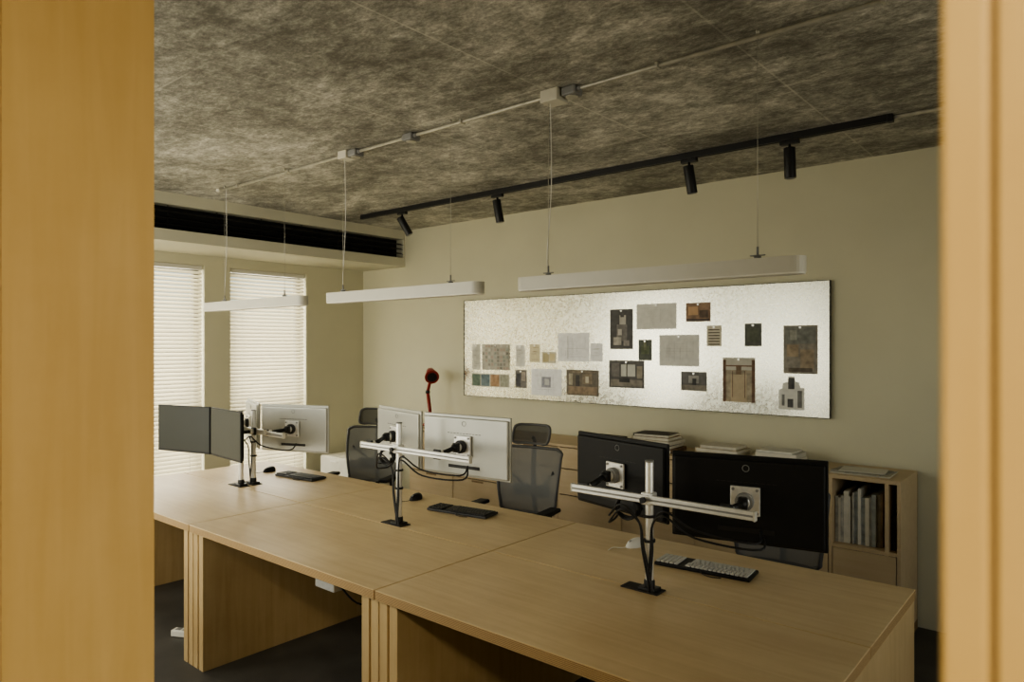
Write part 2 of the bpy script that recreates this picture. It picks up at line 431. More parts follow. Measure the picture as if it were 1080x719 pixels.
# ------------------------------------------------------------------ monitors
def monitor(L, R, zb, zt, style, front=False):
    L = Vector((L[0], L[1])); R = Vector((R[0], R[1])); c = (L + R) / 2; d = R - L; w = d.length; h = zt - zb
    yaw = math.atan2(d.y, d.x) + (math.pi if front else 0)
    body = 'silver' if style == 'silver' else 'blackplastic'
    m = MB('computer_monitor')
    m.box((0, 0.004, 0), (w, 0.014, h), body, bevel=0.004)
    m.box((0, 0.0115, 0.004), (w - 0.012, 0.002, h - 0.024), 'screen')
    m.box((0, -0.008, -0.004), (w * 0.97, 0.020, h * 0.93), body, bevel=0.009, seg=4)
    for k in range(11):
        m.box(((k - 5) * 0.022, -0.0182, h * 0.20), (0.016, 0.001, 0.003), 'black')
    pts = [(0.013 * math.cos(a * math.pi / 8), -0.0182, h * 0.36 + 0.013 * math.sin(a * math.pi / 8)) for a in range(16)]
    m.tube(pts, 0.0016, 'grey', n=6, closed=True, spline=False)
    m.box((0.0, -0.0165, -h * 0.34), (w * 0.36, 0.006, 0.018), 'black')
    m.box((0, -0.030, 0), (0.115, 0.012, 0.115), 'alu', bevel=0.003)
    for sx in (-1, 1):
        for sz in (-1, 1): m.cyl((sx * 0.046, -0.036, sz * 0.046), (sx * 0.046, -0.041, sz * 0.046), 0.006, 'grey', n=10)
    m.cyl((0, -0.036, 0), (0, -0.062, 0), 0.036, 'black' if style == 'silver' else 'grey', n=24, bevel=0.004)
    m.cyl((0, -0.062, 0), (0, -0.075, 0), 0.024, 'alu', n=20, bevel=0.003)
    m.box((0, -0.085, 0), (0.035, 0.03, 0.05), 'black', bevel=0.006)
    m.build((c.x, c.y, (zb + zt) / 2), (0, 0, yaw))
    back = Vector((math.sin(yaw), -math.cos(yaw), 0))
    return Vector((c.x, c.y, (zb + zt) / 2)) + back * 0.097

j = {}
j['rl'] = monitor((-2.00, 2.88), (-1.43, 2.73), 1.03, 1.375, 'black')
j['rr'] = monitor((-1.40, 2.71), (-0.81, 2.84), 1.00, 1.355, 'black')
j['mr'] = monitor((-3.00, 2.77), (-2.39, 2.82), 1.075, 1.415, 'silver')
j['ml'] = monitor((-3.57, 2.90), (-3.04, 2.78), 1.075, 1.415, 'silver')
j['lr'] = monitor((-4.80, 2.79), (-4.26, 3.00), 1.02, 1.365, 'silver')
j['ll'] = monitor((-5.36, 2.99), (-4.86, 2.80), 1.02, 1.365, 'silver')
j['fl'] = monitor((-5.32, 2.27), (-4.82, 2.41), 1.03, 1.365, 'black', front=True)
j['fr'] = monitor((-4.80, 2.41), (-4.30, 2.36), 1.03, 1.365, 'black', front=True)

def arm(px, py, ztop, zbar, bx0, bx1, joints, ybar_off=-0.028, cables=2, sgn=1, coil=True):
    a = MB('display_support_arm')
    a.box((px - 0.03, py, DT + 0.003), (0.17, 0.075, 0.006), 'cork', bevel=0.002)
    a.box((px, py, DT + 0.011), (0.075, 0.06, 0.012), 'black', bevel=0.003)
    a.cyl((px, py, DT + 0.016), (px, py, DT + 0.045), 0.022, 'black', n=24, bevel=0.003)
    a.cyl((px, py, DT + 0.045), (px, py, ztop), 0.0165, 'alu', n=24, bevel=0.002)
    a.cyl((px, py, ztop), (px, py, ztop + 0.006), 0.018, 'grey', n=24)
    yb = py + ybar_off * sgn
    a.box(((bx0 + bx1) / 2, yb, zbar), (bx1 - bx0, 0.020, 0.034), 'alu', bevel=0.004)
    a.box(((bx0 + bx1) / 2, yb - 0.0105 * sgn, zbar), (bx1 - bx0 - 0.01, 0.002, 0.007), 'grey')
    for e in (bx0, bx1): a.box((e, yb, zbar), (0.008, 0.024, 0.038), 'lampwhite', bevel=0.003)
    a.box((px, py - 0.004 * sgn, zbar), (0.05, 0.05, 0.05), 'alu', bevel=0.006)
    a.cyl((px, yb - 0.02 * sgn, zbar), (px, yb - 0.034 * sgn, zbar), 0.012, 'black', n=16)
    for q in joints:
        q = Vector(q); sx = min(max(q.x, bx0 + 0.05), bx1 - 0.04)
        a.box((sx, yb + 0.016 * sgn, zbar), (0.05, 0.016, 0.052), 'black', bevel=0.005)
        a.cyl((sx, yb + 0.02 * sgn, zbar), (sx, yb + 0.05 * sgn, zbar), 0.018, 'alu', n=20)
        a.cyl((sx, yb + 0.05 * sgn, zbar), tuple(q), 0.013, 'black', n=16)
        a.sphere(tuple(q), 0.022, 'black')
        for t in range(cables):
            o = 0.02 * t
            a.tube([(q.x + 0.05, q.y + 0.05 * sgn, q.z - 0.10),
                    (q.x + 0.06 + o, q.y - 0.02 * sgn, q.z - 0.14 - o),
                    (q.x * 0.6 + px * 0.4, yb + 0.03 * sgn, zbar - 0.10 - 1.5 * o),
                    (q.x * 0.3 + px * 0.7, yb - 0.03 * sgn, zbar - 0.03 - o),
                    (px + (0.03 if q.x > px else -0.03), py - 0.03 * sgn, zbar - 0.10),
                    (px + (0.02 if q.x > px else -0.02) + 0.4 * o, py - 0.026 * sgn, DT + 0.18),
                    (px + 0.01 + o * 0.6, py - 0.03 * sgn, DT + 0.05),
                    (px + 0.015 + o, py - 0.03 * sgn, DT + 0.008)], 0.0045, 'cable')
    if coil:
        lp = []
        for k in range(40):
            th = k / 39 * 2 * math.pi * 3
            lp.append((px - 0.10 + (0.065 - 0.0004 * k) * math.cos(th), yb + (0.035 - 0.0006 * k) * sgn, zbar - 0.055 + (0.035 + 0.0003 * k) * math.sin(th)))
        a.tube(lp, 0.0045, 'cable', spline=False)
    if cables:
        for zz in (DT + 0.20, DT + 0.30):
            a.cyl((px, py, zz), (px, py, zz + 0.010), 0.024, 'black', n=20)
    a.build()
arm(-1.417, 2.545, 1.325, 1.178, -1.780, -0.970, [j['rl'], j['rr']])
arm(-3.005, 2.58, 1.365, 1.225, -3.30, -2.43, [j['ml'], j['mr']])
arm(-4.69, 2.66, 1.33, 1.185, -5.15, -4.25, [j['ll'], j['lr']], cables=1, coil=False)
arm(-4.69, 2.565, 1.33, 1.20, -5.10, -4.42, [j['fl'], j['fr']], sgn=-1, cables=0, coil=False)

# ------------------------------------------------------------------ keyboards, mice
def keyboard(cx, cy, yaw, light=False):
    k = MB('keyboard'); w, dp = 0.43, 0.135
    k.box((0, 0, 0.010), (w, dp, 0.014), 'keyd' if not light else 'blackplastic', rot=(math.radians(-2), 0, 0), bevel=0.004)
    for r in range(5):
        y = dp / 2 - 0.018 - r * 0.024
        x = -w / 2 + 0.010
        if r == 4: ws = [0.024, 0.022, 0.024, 0.125, 0.024, 0.022, 0.024]
        elif r == 3: ws = [0.040] + [0.0188] * 10 + [0.036]
        elif r == 2: ws = [0.032] + [0.0188] * 11 + [0.024]
        else: ws = [0.0188] * 13 + [0.026]
        for q in ws:
            k.box((x + q / 2, y, 0.020), (q - 0.003, 0.0195, 0.008), 'keyw' if light else 'keyd', bevel=0.0015, seg=1)
            x += q + 0.0005
        x = w / 2 - 0.108
        for c in range(5):
            k.box((x + c * 0.021 + 0.009, y, 0.020), (0.017, 0.0195, 0.008), 'keyw' if light else 'keyd', bevel=0.0015, seg=1)
    for sx in (-0.18, 0.18): k.box((sx, 0, 0.002), (0.03, 0.11, 0.004), 'blackplastic')
    k.tube([(0.0, dp / 2, 0.01), (-0.02, dp / 2 + 0.02, 0.006), (-0.06, dp / 2 + 0.03, 0.0045), (-0.10, dp / 2 + 0.02, 0.0045)], 0.0022, 'cable', n=6)
    k.build((cx, cy, DT), (0, 0, yaw))
keyboard(-1.360, 2.945, math.radians(5) + math.pi, True)
keyboard(-2.935, 3.01, math.radians(8) + math.pi)
keyboard(-4.65, 3.02, math.radians(6) + math.pi)
def mouse(cx, cy, yaw, mat):
    m = MB('computer_mouse')
    def f(u, v):
        a = u * 2 * math.pi; ph = v * math.pi / 2
        r = math.cos(ph) ** 0.6 if v < 1 else 0
        x = 0.031 * r * math.cos(a) * (1 - 0.08 * math.sin(a)); y = 0.055 * r * math.sin(a)
        z = 0.004 + 0.034 * math.sin(ph) * (1 - 0.25 * (y / 0.055))
        return Vector((x, y, z))
    m.surf(f, 28, 8, mat)
    m.prism([(0.031 * math.cos(a * math.pi / 14), 0.055 * math.sin(a * math.pi / 14)) for a in range(28)], 0, 0.005, mat)
    m.cyl((-0.004, 0.030, 0.026), (0.004, 0.030, 0.026), 0.009, 'grey', n=14)
    m.tube([(0, 0.052, 0.006), (0.01, 0.08, 0.004), (0.04, 0.11, 0.003), (0.02, 0.16, 0.003)], 0.0018, 'cable' if mat != 'whitep' else 'whitep', n=6)
    m.build((cx, cy, DT), (0, 0, yaw))
mouse(-1.785, 3.06, math.radians(165), 'whitep')
mouse(-3.41, 3.07, math.radians(190), 'blackplastic')
mouse(-5.05, 3.0, math.radians(185), 'blackplastic')

# ------------------------------------------------------------------ office chairs
def chair(cx, cy, yaw, fabric='chairmesh', head=True, zt=1.09, arms=True):
    c = MB('office_chair')
    for k in range(5):
        a = k * 2 * math.pi / 5 + 0.3; ux, uy = math.cos(a), math.sin(a)
        c.tube([(0.03 * ux, 0.03 * uy, 0.13), (0.16 * ux, 0.16 * uy, 0.115), (0.30 * ux, 0.30 * uy, 0.075)], 0.018, 'blackplastic', n=8)
        for o in (-0.014, 0.014):
            p = Vector((0.30 * ux - uy * o, 0.30 * uy + ux * o, 0.028)); q = Vector((-uy, ux, 0)) * 0.009
            c.cyl(tuple(p - q), tuple(p + q), 0.028, 'blackplastic', n=16)
        c.cyl((0.30 * ux, 0.30 * uy, 0.03), (0.30 * ux, 0.30 * uy, 0.085), 0.009, 'grey', n=10)
    c.cyl((0, 0, 0.10), (0, 0, 0.20), 0.034, 'blackplastic'); c.cyl((0, 0, 0.20), (0, 0, 0.42), 0.018, 'alu')
    c.box((0, 0.03, 0.43), (0.20, 0.26, 0.05), 'blackplastic', bevel=0.012)
    c.box((0, -0.02, 0.485), (0.49, 0.47, 0.065), 'chairmeshd', bevel=0.028, seg=4, smooth=True)
    zb = 0.60
    def bp(u, v):
        wv = 0.215 + 0.022 * math.sin(v * math.pi * 0.7) + 0.018 * v
        x = (u * 2 - 1) * wv
        y = 0.270 + 0.05 * v - 0.035 * ((u * 2 - 1) ** 2) - 0.03 * math.sin(v * math.pi)
        return Vector((x, y, zb + (zt - zb) * v))
    c.surf(lambda u, v: bp(u, v), 12, 14, fabric)
    ring = [bp(u / 12, 0) for u in range(1, 12)] + [bp(1, v / 20) for v in range(1, 20)] + [bp(u / 12, 1) for u in range(11, 0, -1)] + [bp(0, v / 20) for v in range(19, 0, -1)]
    c.tube(ring, 0.011, 'chairframe', n=10, closed=True)
    c.tube([(0, 0.12, 0.43), (0, 0.30, 0.46), (0, 0.345, 0.60), (0, 0.325, 0.85), (0, 0.34, zt)], 0.018, 'blackplastic', n=10)
    c.box((0, 0.295, 0.75), (0.30, 0.014, 0.09), 'chairframe', bevel=0.006)
    for sx in (-1, 1):
        c.tube([(0, 0.33, 0.70), (sx * 0.10, 0.32, 0.80), (sx * 0.20, 0.25, 0.90)], 0.011, 'chairframe', n=8)
        if arms:
            c.tube([(sx * 0.12, 0.03, 0.44), (sx * 0.26, 0.03, 0.46), (sx * 0.285, 0.03, 0.56), (sx * 0.285, 0.03, 0.665)], 0.015, 'blackplastic', n=8)
            c.box((sx * 0.285, -0.005, 0.68), (0.085, 0.25, 0.028), 'blackplastic', bevel=0.012, seg=3)
    if head:
        c.tube([(0, 0.335, zt - 0.03), (0, 0.35, zt + 0.03), (0, 0.32, zt + 0.07)], 0.013, 'blackplastic', n=8)
        def hp(u, v):
            x = (u * 2 - 1) * (0.15 - 0.012 * (2 * v - 1) ** 2)
            return Vector((x, 0.30 - 0.035 * (2 * u - 1) ** 2 + 0.05 * v, zt + 0.03 + 0.13 * v))
        c.surf(hp, 10, 6, 'chairmeshd')
        rg = [hp(u / 10, 0) for u in range(1, 10)] + [hp(1, .12), hp(1, .5), hp(1, .88)] + [hp(u / 10, 1) for u in range(9, 0, -1)] + [hp(0, .88), hp(0, .5), hp(0, .12)]
        c.tube(rg, 0.010, 'chairframe', n=8, closed=True)
    c.build((cx, cy, 0), (0, 0, yaw))
chair(-3.12, 3.68, math.radians(10), zt=1.06)
chair(-4.85, 3.72, math.radians(24), zt=1.07)
chair(-1.36, 3.66, math.radians(4), head=False, zt=1.02, arms=False)

# ------------------------------------------------------------------ storage along the back wall
c = MB('storage_cabinet'); Yf = 4.60; Yk = 5.085; ZT = 1.00; XA, XB = -5.20, -0.91
t = 0.02
c.bx(XA, XB, Yf, Yk, ZT - 0.022, ZT, 'cab', 0.001)
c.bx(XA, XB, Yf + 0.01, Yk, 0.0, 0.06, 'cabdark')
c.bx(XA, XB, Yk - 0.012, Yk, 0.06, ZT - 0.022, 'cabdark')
x = XA
nm = 0
while nm < 5:
    c.bx(x, x + t, Yf, Yk - 0.012, 0.06, ZT - 0.022, 'cab')
    rows = [(0.065, 0.36), (0.368, 0.59), (0.598, 0.80), (0.808, 0.972)]
    for (za, zb_) in rows:
        c.bx(x + t + 0.002, x + 0.6 - 0.002, Yf - 0.004, Yf + 0.014, za, zb_, 'cab', 0.0015)
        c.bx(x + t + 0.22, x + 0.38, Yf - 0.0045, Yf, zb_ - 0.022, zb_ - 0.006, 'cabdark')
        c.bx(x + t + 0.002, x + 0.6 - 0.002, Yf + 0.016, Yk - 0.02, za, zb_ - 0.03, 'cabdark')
    x += 0.6; nm += 1
divs = [-2.20, -1.76, -1.31, -0.995, XB - t]
for dv in divs: c.bx(dv, dv + t, Yf, Yk - 0.012, 0.06, ZT - 0.022, 'cab')
c.bx(-2.18, XB - t, Yf + 0.002, Yk - 0.012, 0.555, 0.575, 'cab')
c.bx(-2.18, XB - t, Yf + 0.002, Yk - 0.012, 0.06, 0.08, 'cab')
for a, b_ in ((-2.18, -1.762), (-1.738, -1.312), (-1.288, -0.932)):
    c.bx(a + 0.003, b_ - 0.003, Yf - 0.004, Yf + 0.014, 0.34, 0.552, 'cab', 0.0015)
    c.bx(a + 0.003, b_ - 0.003, Yf - 0.004, Yf + 0.014, 0.085, 0.335, 'cab', 0.0015)
c.build()
bk = MB('shelved_books')
def upright(x0, x1, zb, hmin, hmax, cols):
    x = x0
    while x < x1 - 0.012:
        w = random.uniform(0.008, 0.03); w = min(w, x1 - x); h = random.uniform(hmin, hmax); dp = random.uniform(0.2, 0.27)
        y0 = Yf + 0.05 + random.uniform(0, 0.03)
        bk.bx(x, x + w - 0.001, y0, y0 + dp, zb, zb + h, pm(random.choice(cols)), 0.0008)
        x += w
cols = [(0.55, 0.52, 0.44), (0.42, 0.40, 0.34), (0.65, 0.62, 0.54), (0.12, 0.11, 0.09), (0.30, 0.26, 0.19), (0.34, 0.36, 0.34), (0.60, 0.56, 0.46), (0.20, 0.13, 0.07)]
upright(-1.285, -1.02, 0.577, 0.27, 0.35, cols)
upright(-1.735, -1.33, 0.577, 0.24, 0.34, cols)
upright(-2.17, -1.79, 0.577, 0.24, 0.34, cols)
upright(-0.972, -0.95, 0.577, 0.2, 0.24, [(0.06, 0.05, 0.045)])
bk.build()

def stack(name, cx, cy, base, items):
    s_ = MB(name); z = 0
    for (w, d, h, col, rot) in items:
        s_.box((random.uniform(-.01, .01), 0, z + h / 2), (w, d, h), pm(col), rot=(0, 0, rot), bevel=0.001, seg=1)
        if h > 0.018:
            s_.box((0.004, -0.004, z + h / 2), (w - 0.004, d + 0.001, h - 0.006), pm((0.62, 0.59, 0.50)), rot=(0, 0, rot))
        z += h
    s_.build((cx, cy, base))
stack('book_stack', -2.62, 4.82, ZT, [(0.36, 0.26, 0.03, (0.20, 0.13, 0.07), 0.0), (0.33, 0.25, 0.025, (0.05, 0.05, 0.05), 0.05), (0.34, 0.24, 0.03, (0.55, 0.50, 0.38), -0.04), (0.30, 0.22, 0.025, (0.30, 0.20, 0.12), 0.02), (0.28, 0.22, 0.02, (0.07, 0.06, 0.05), 0.1)])
stack('book_stack', -3.05, 4.78, ZT, [(0.30, 0.24, 0.03, (0.10, 0.09, 0.07), 0.0), (0.27, 0.21, 0.028, (0.45, 0.38, 0.26), 0.05), (0.26, 0.2, 0.015, (0.08, 0.07, 0.06), -0.04)])
stack('book_stack', -2.08, 4.80, ZT, [(0.32, 0.24, 0.025, (0.50, 0.45, 0.34), 0.0), (0.30, 0.23, 0.02, (0.62, 0.58, 0.46), 0.06), (0.31, 0.23, 0.025, (0.42, 0.36, 0.25), -0.03), (0.26, 0.2, 0.02, (0.6, 0.56, 0.46), 0.02)])
stack('book_stack', -1.68, 4.80, ZT, [(0.30, 0.23, 0.03, (0.40, 0.38, 0.32), 0.02), (0.28, 0.22, 0.022, (0.62, 0.60, 0.52), -0.05), (0.27, 0.21, 0.03, (0.50, 0.49, 0.44), 0.04), (0.24, 0.2, 0.012, (0.66, 0.64, 0.56), 0)])
stack('paper_stack', -1.16, 4.79, ZT, [(0.34, 0.25, 0.008, (0.45, 0.43, 0.36), 0.03), (0.30, 0.22, 0.006, (0.25, 0.24, 0.20), -0.15), (0.26, 0.19, 0.004, (0.60, 0.58, 0.50), 0.1)])
w = MB('white_pedestal_cabinet')
w.bx(-6.45, -5.95, 4.45, 5.08, 0.04, 0.62, 'whitecab', 0.003)
for a, b_ in ((0.05, 0.23), (0.24, 0.42), (0.43, 0.61)):
    w.bx(-6.445, -5.955, 4.435, 4.45, a, b_, 'whitecab', 0.002)
    w.bx(-6.26, -6.14, 4.425, 4.435, b_ - 0.04, b_ - 0.03, 'alu')
for sx in (-6.4, -6.0):
    for sy in (4.5, 5.03): w.cyl((sx, sy, 0), (sx, sy, 0.045), 0.02, 'black')
w.build()
l = MB('red_desk_lamp')
l.cyl((0, 0, 0), (0, 0, 0.022), 0.085, 'red', bevel=0.006); l.cyl((0, 0, 0.022), (0, 0, 0.05), 0.014, 'red')
l.cyl((0, 0, 0.05), (-0.07, 0.02, 0.33), 0.018, 'red'); l.sphere((-0.07, 0.02, 0.33), 0.024, 'black')
l.cyl((-0.07, 0.02, 0.33), (-0.02, 0.02, 0.50), 0.016, 'red'); l.sphere((-0.02, 0.02, 0.50), 0.026, 'black')
hd = Vector((0.70, -0.50, -0.35)).normalized(); hc = Vector((-0.02, 0.02, 0.51))
l.cyl(tuple(hc - hd * 0.06), tuple(hc + hd * 0.06), 0.042, 'red', r2=0.070, n=28)
l.cyl(tuple(hc + hd * 0.06), tuple(hc + hd * 0.072), 0.072, 'red', n=28, bevel=0.002)
l.cyl(tuple(hc + hd * 0.0725), tuple(hc + hd * 0.074), 0.050, 'black', n=28)
l.sphere(tuple(hc - hd * 0.06), 0.042, 'red')
l.build((-5.13, 4.82, ZT))

# ------------------------------------------------------------------ galvanised pin board with prints
b = MB('pinboard')
PX0, PX1, PZ0, PZ1 = -4.91, -1.438, 1.300, 2.243
b.bx(PX0, PX1, 5.068, 5.0995, PZ0, PZ1, 'board')
for a in ((PX0 - 0.004, PX0), (PX1, PX1 + 0.004)): b.bx(a[0], a[1], 5.063, 5.0995, PZ0, PZ1, 'frame')
for a in ((PZ0 - 0.004, PZ0), (PZ1, PZ1 + 0.004)): b.bx(PX0, PX1, 5.063, 5.0995, a[0], a[1], 'frame')
b.build()
def lift(c): return tuple(min(0.85, v * 1.12 + 0.012) for v in c)
def sheet(name, x0, x1, z0, z1, base, shapes, magnet=True, border=None):
    m = MB(name); Y = 5.0678
    m.bx(x0, x1, Y - 0.0008, Y, z0, z1, pm(lift(base), 0.5))
    w, h = x1 - x0, z1 - z0
    for i, (u0, u1, v0, v1, col) in enumerate(shapes):
        yy = Y - 0.0014 - i * 0.0002
        m.bx(x0 + u0 * w, x0 + u1 * w, yy - 0.0002, yy, z0 + v0 * h, z0 + v1 * h, pm(lift(col)))
    if magnet: m.cyl(((x0 + x1) / 2, Y - 0.001, z1 - 0.014), ((x0 + x1) / 2, Y - 0.009, z1 - 0.014), 0.008, 'alu', n=12)
    m.build()
INK = (0.07, 0.07, 0.065); G = (0.36, 0.35, 0.30); Wt = (0.82, 0.81, 0.75)
def lines(nh, nv, col=INK, seed=0, thin=0.006):
    r = random.Random(seed); out = []
    for i in range(nh):
        v = r.uniform(0.12, 0.85); a = r.uniform(0.08, 0.4); out.append((a, r.uniform(a + 0.2, 0.92), v, v + thin, col))
    for i in range(nv):
        u = r.uniform(0.1, 0.88); a = r.uniform(0.1, 0.4); out.append((u, u + thin, a, r.uniform(a + 0.2, 0.88), col))
    return out
def plan(n, m_, cols, seed):
    r = random.Random(seed); out = []
    for i in range(n):
        for k in range(m_):
            out.append((i / n + 0.015, (i + 1) / n - 0.015, k / m_ + 0.02, (k + 1) / m_ - 0.02, r.choice(cols)))
    return out
mut = [(0.36, 0.34, 0.29), (0.26, 0.25, 0.22), (0.46, 0.43, 0.36), (0.32, 0.34, 0.30), (0.42, 0.34, 0.28), (0.52, 0.50, 0.44)]
sheet('pinned_site_plan', -4.80, -4.69, 1.56, 1.81, (0.50, 0.49, 0.42), lines(6, 5, G, 3, 0.02))
sheet('pinned_colour_plan', -4.666, -4.312, 1.562, 1.809, (0.42, 0.40, 0.33), plan(9, 7, mut, 2))
sheet('colour_swatch_strip', -4.807, -4.312, 1.395, 1.524, (0.5, 0.48, 0.4), [(0.02, 0.24, 0.06, 0.94, (0.12, 0.17, 0.13)), (0.26, 0.49, 0.06, 0.94, (0.14, 0.19, 0.21)), (0.51, 0.74, 0.06, 0.94, (0.36, 0.23, 0.13)), (0.76, 0.98, 0.06, 0.94, (0.28, 0.28, 0.22))], magnet=False)
sheet('pinned_photo', -4.241, -4.103, 1.401, 1.569, (0.12, 0.11, 0.10), [(0.1, 0.45, 0.1, 0.8, (0.05, 0.05, 0.06)), (0.55, 0.9, 0.4, 0.9, (0.30, 0.26, 0.22))])
sheet('pinned_plan_sheet', -4.235, -4.125, 1.60, 1.80, (0.6, 0.59, 0.53), lines(5, 4, G, 9, 0.015))
sheet('pinned_note', -4.069, -3.947, 1.643, 1.809, (0.62, 0.55, 0.36), lines(5, 0, (0.35, 0.26, 0.16), 5, 0.02))
sheet('pinned_note', -3.925, -3.764, 1.637, 1.74, (0.56, 0.52, 0.40), [(0.08, 0.5, 0.1, 0.9, (0.40, 0.34, 0.20)), (0.55, 0.92, 0.2, 0.85, (0.60, 0.52, 0.3))])
sheet('pinned_drawing', -3.743, -3.407, 1.658, 1.908, Wt, lines(7, 6, (0.46, 0.46, 0.44), 11) + [(0.32, 0.34, 0.1, 0.9, (0.5, 0.5, 0.48))])
sheet('pinned_note', -3.397, -3.271, 1.662, 1.816, Wt, lines(5, 0, (0.5, 0.5, 0.46), 6, 0.02))
sheet('pinned_drawing', -4.047, -3.701, 1.344, 1.585, Wt, lines(4, 4, (0.46, 0.46, 0.43), 13) + [(0.35, 0.65, 0.3, 0.7, (0.30, 0.30, 0.34)), (0.45, 0.6, 0.4, 0.62, (0.5, 0.5, 0.48))])
sheet('pinned_photo', -3.649, -3.309, 1.362, 1.585, (0.12, 0.10, 0.07), [(0.05, 0.95, 0.05, 0.35, (0.24, 0.18, 0.12)), (0.08, 0.2, 0.4, 0.85, (0.36, 0.32, 0.24)), (0.3, 0.42, 0.35, 0.8, (0.05, 0.045, 0.04)), (0.5, 0.8, 0.45, 0.85, (0.2, 0.16, 0.11)), (0.6, 0.7, 0.5, 0.75, (0.48, 0.44, 0.34)), (0.1, 0.9, 0.88, 0.95, (0.2, 0.16, 0.11))])
sheet('pinned_photo', -3.195, -2.975, 1.768, 2.101, (0.035, 0.033, 0.03), [(0.3, 0.75, 0.2, 0.62, (0.16, 0.15, 0.14)), (0.42, 0.7, 0.62, 0.85, (0.42, 0.40, 0.35)), (0.46, 0.62, 0.80, 0.90, (0.05, 0.05, 0.05)), (0.15, 0.5, 0.1, 0.3, (0.34, 0.32, 0.28)), (0.6, 0.85, 0.08, 0.22, (0.24, 0.22, 0.2)), (0.35, 0.52, 0.35, 0.5, (0.48, 0.45, 0.40))])
sheet('pinned_sketch', -2.94, -2.582, 1.93, 2.136, (0.56, 0.55, 0.50), lines(8, 5, (0.44, 0.43, 0.40), 15))
sheet('pinned_photo', -3.205, -2.869, 1.446, 1.674, (0.06, 0.055, 0.05), [(0.05, 0.95, 0.05, 0.3, (0.20, 0.18, 0.15)), (0.35, 0.75, 0.42, 0.85, (0.50, 0.50, 0.45)), (0.08, 0.3, 0.4, 0.9, (0.14, 0.13, 0.12)), (0.5, 0.53, 0.3, 0.85, (0.03, 0.03, 0.03)), (0.3, 0.6, 0.2, 0.36, (0.03, 0.03, 0.03)), (0.8, 0.95, 0.35, 0.8, (0.26, 0.23, 0.18))])
sheet('pinned_photo', -2.922, -2.80, 1.676, 1.846, (0.04, 0.05, 0.03), [(0.2, 0.8, 0.3, 0.7, (0.09, 0.11, 0.06)), (0.4, 0.6, 0.5, 0.9, (0.15, 0.16, 0.10))])
sheet('pinned_sketch', -2.732, -2.39, 1.636, 1.882, (0.54, 0.53, 0.49), lines(9, 7, (0.40, 0.40, 0.38), 21))
sheet('pinned_photo', -2.501, -2.297, 1.983, 2.129, (0.19, 0.11, 0.055), [(0.1, 0.5, 0.35, 0.8, (0.42, 0.27, 0.15)), (0.55, 0.9, 0.2, 0.6, (0.09, 0.06, 0.04)), (0.05, 0.95, 0.02, 0.15, (0.07, 0.05, 0.04))])
sheet('pinned_list', -2.328, -2.21, 1.793, 1.951, (0.5, 0.46, 0.36), [(0.12, 0.88, 0.14 * k + 0.06, 0.14 * k + 0.12, (0.10, 0.08, 0.06)) for k in range(6)])
sheet('pinned_photo', -2.542, -2.328, 1.447, 1.594, (0.08, 0.075, 0.07), [(0.0, 1.0, 0.0, 0.3, (0.2, 0.18, 0.15)), (0.3, 0.7, 0.4, 0.8, (0.26, 0.25, 0.23)), (0.45, 0.6, 0.3, 0.65, (0.03, 0.03, 0.03))])
sheet('pinned_photo', -2.199, -1.953, 1.378, 1.708, (0.30, 0.25, 0.17), [(0.0, 1.0, 0.72, 1.0, (0.44, 0.42, 0.36)), (0.0, 0.10, 0.0, 0.95, (0.14, 0.08, 0.05)), (0.90, 1.0, 0.0, 0.95, (0.14, 0.08, 0.05)), (0.1, 0.9, 0.80, 0.83, (0.16, 0.09, 0.05)), (0.25, 0.75, 0.0, 0.62, (0.42, 0.34, 0.23)), (0.42, 0.58, 0.62, 0.80, (0.2, 0.14, 0.09)), (0.3, 0.32, 0.1, 0.7, (0.14, 0.08, 0.05)), (0.68, 0.70, 0.1, 0.7, (0.14, 0.08, 0.05))])
sheet('pinned_photo', -2.031, -1.905, 1.793, 1.96, (0.05, 0.055, 0.04), [(0.15, 0.85, 0.2, 0.8, (0.08, 0.09, 0.065))])
sheet('pinned_photo', -1.748, -1.515, 1.60, 1.94, (0.20, 0.18, 0.145), [(0.05, 0.95, 0.62, 0.97, (0.17, 0.175, 0.155)), (0.1, 0.45, 0.35, 0.6, (0.28, 0.22, 0.15)), (0.5, 0.9, 0.1, 0.5, (0.25, 0.20, 0.14)), (0.2, 0.4, 0.7, 0.9, (0.28, 0.28, 0.24)), (0.15, 0.85, 0.04, 0.12, (0.10, 0.08, 0.06))])
fg = MB('pinned_figure_cutout'); Y = 5.0672
sil = [(-1.781, 1.344), (-1.604, 1.344), (-1.604, 1.50), (-1.632, 1.50), (-1.640, 1.535), (-1.668, 1.545), (-1.672, 1.579), (-1.715, 1.579), (-1.718, 1.54), (-1.752, 1.53), (-1.758, 1.49), (-1.781, 1.485)]
fg.poly([(x, Y, z) for x, z in sil], pm((0.68, 0.67, 0.62)))
for (a, b_, c_, d_, col) in [(-1.715, -1.672, 1.49, 1.57, (0.08, 0.08, 0.08)), (-1.76, -1.74, 1.37, 1.45, (0.2, 0.2, 0.19)), (-1.65, -1.62, 1.36, 1.48, (0.2, 0.2, 0.19)), (-1.72, -1.68, 1.36, 1.42, (0.10, 0.10, 0.10))]:
    fg.bx(a, b_, Y - 0.0008, Y - 0.0003, c_, d_, pm(col))
fg.build(recalc=False)

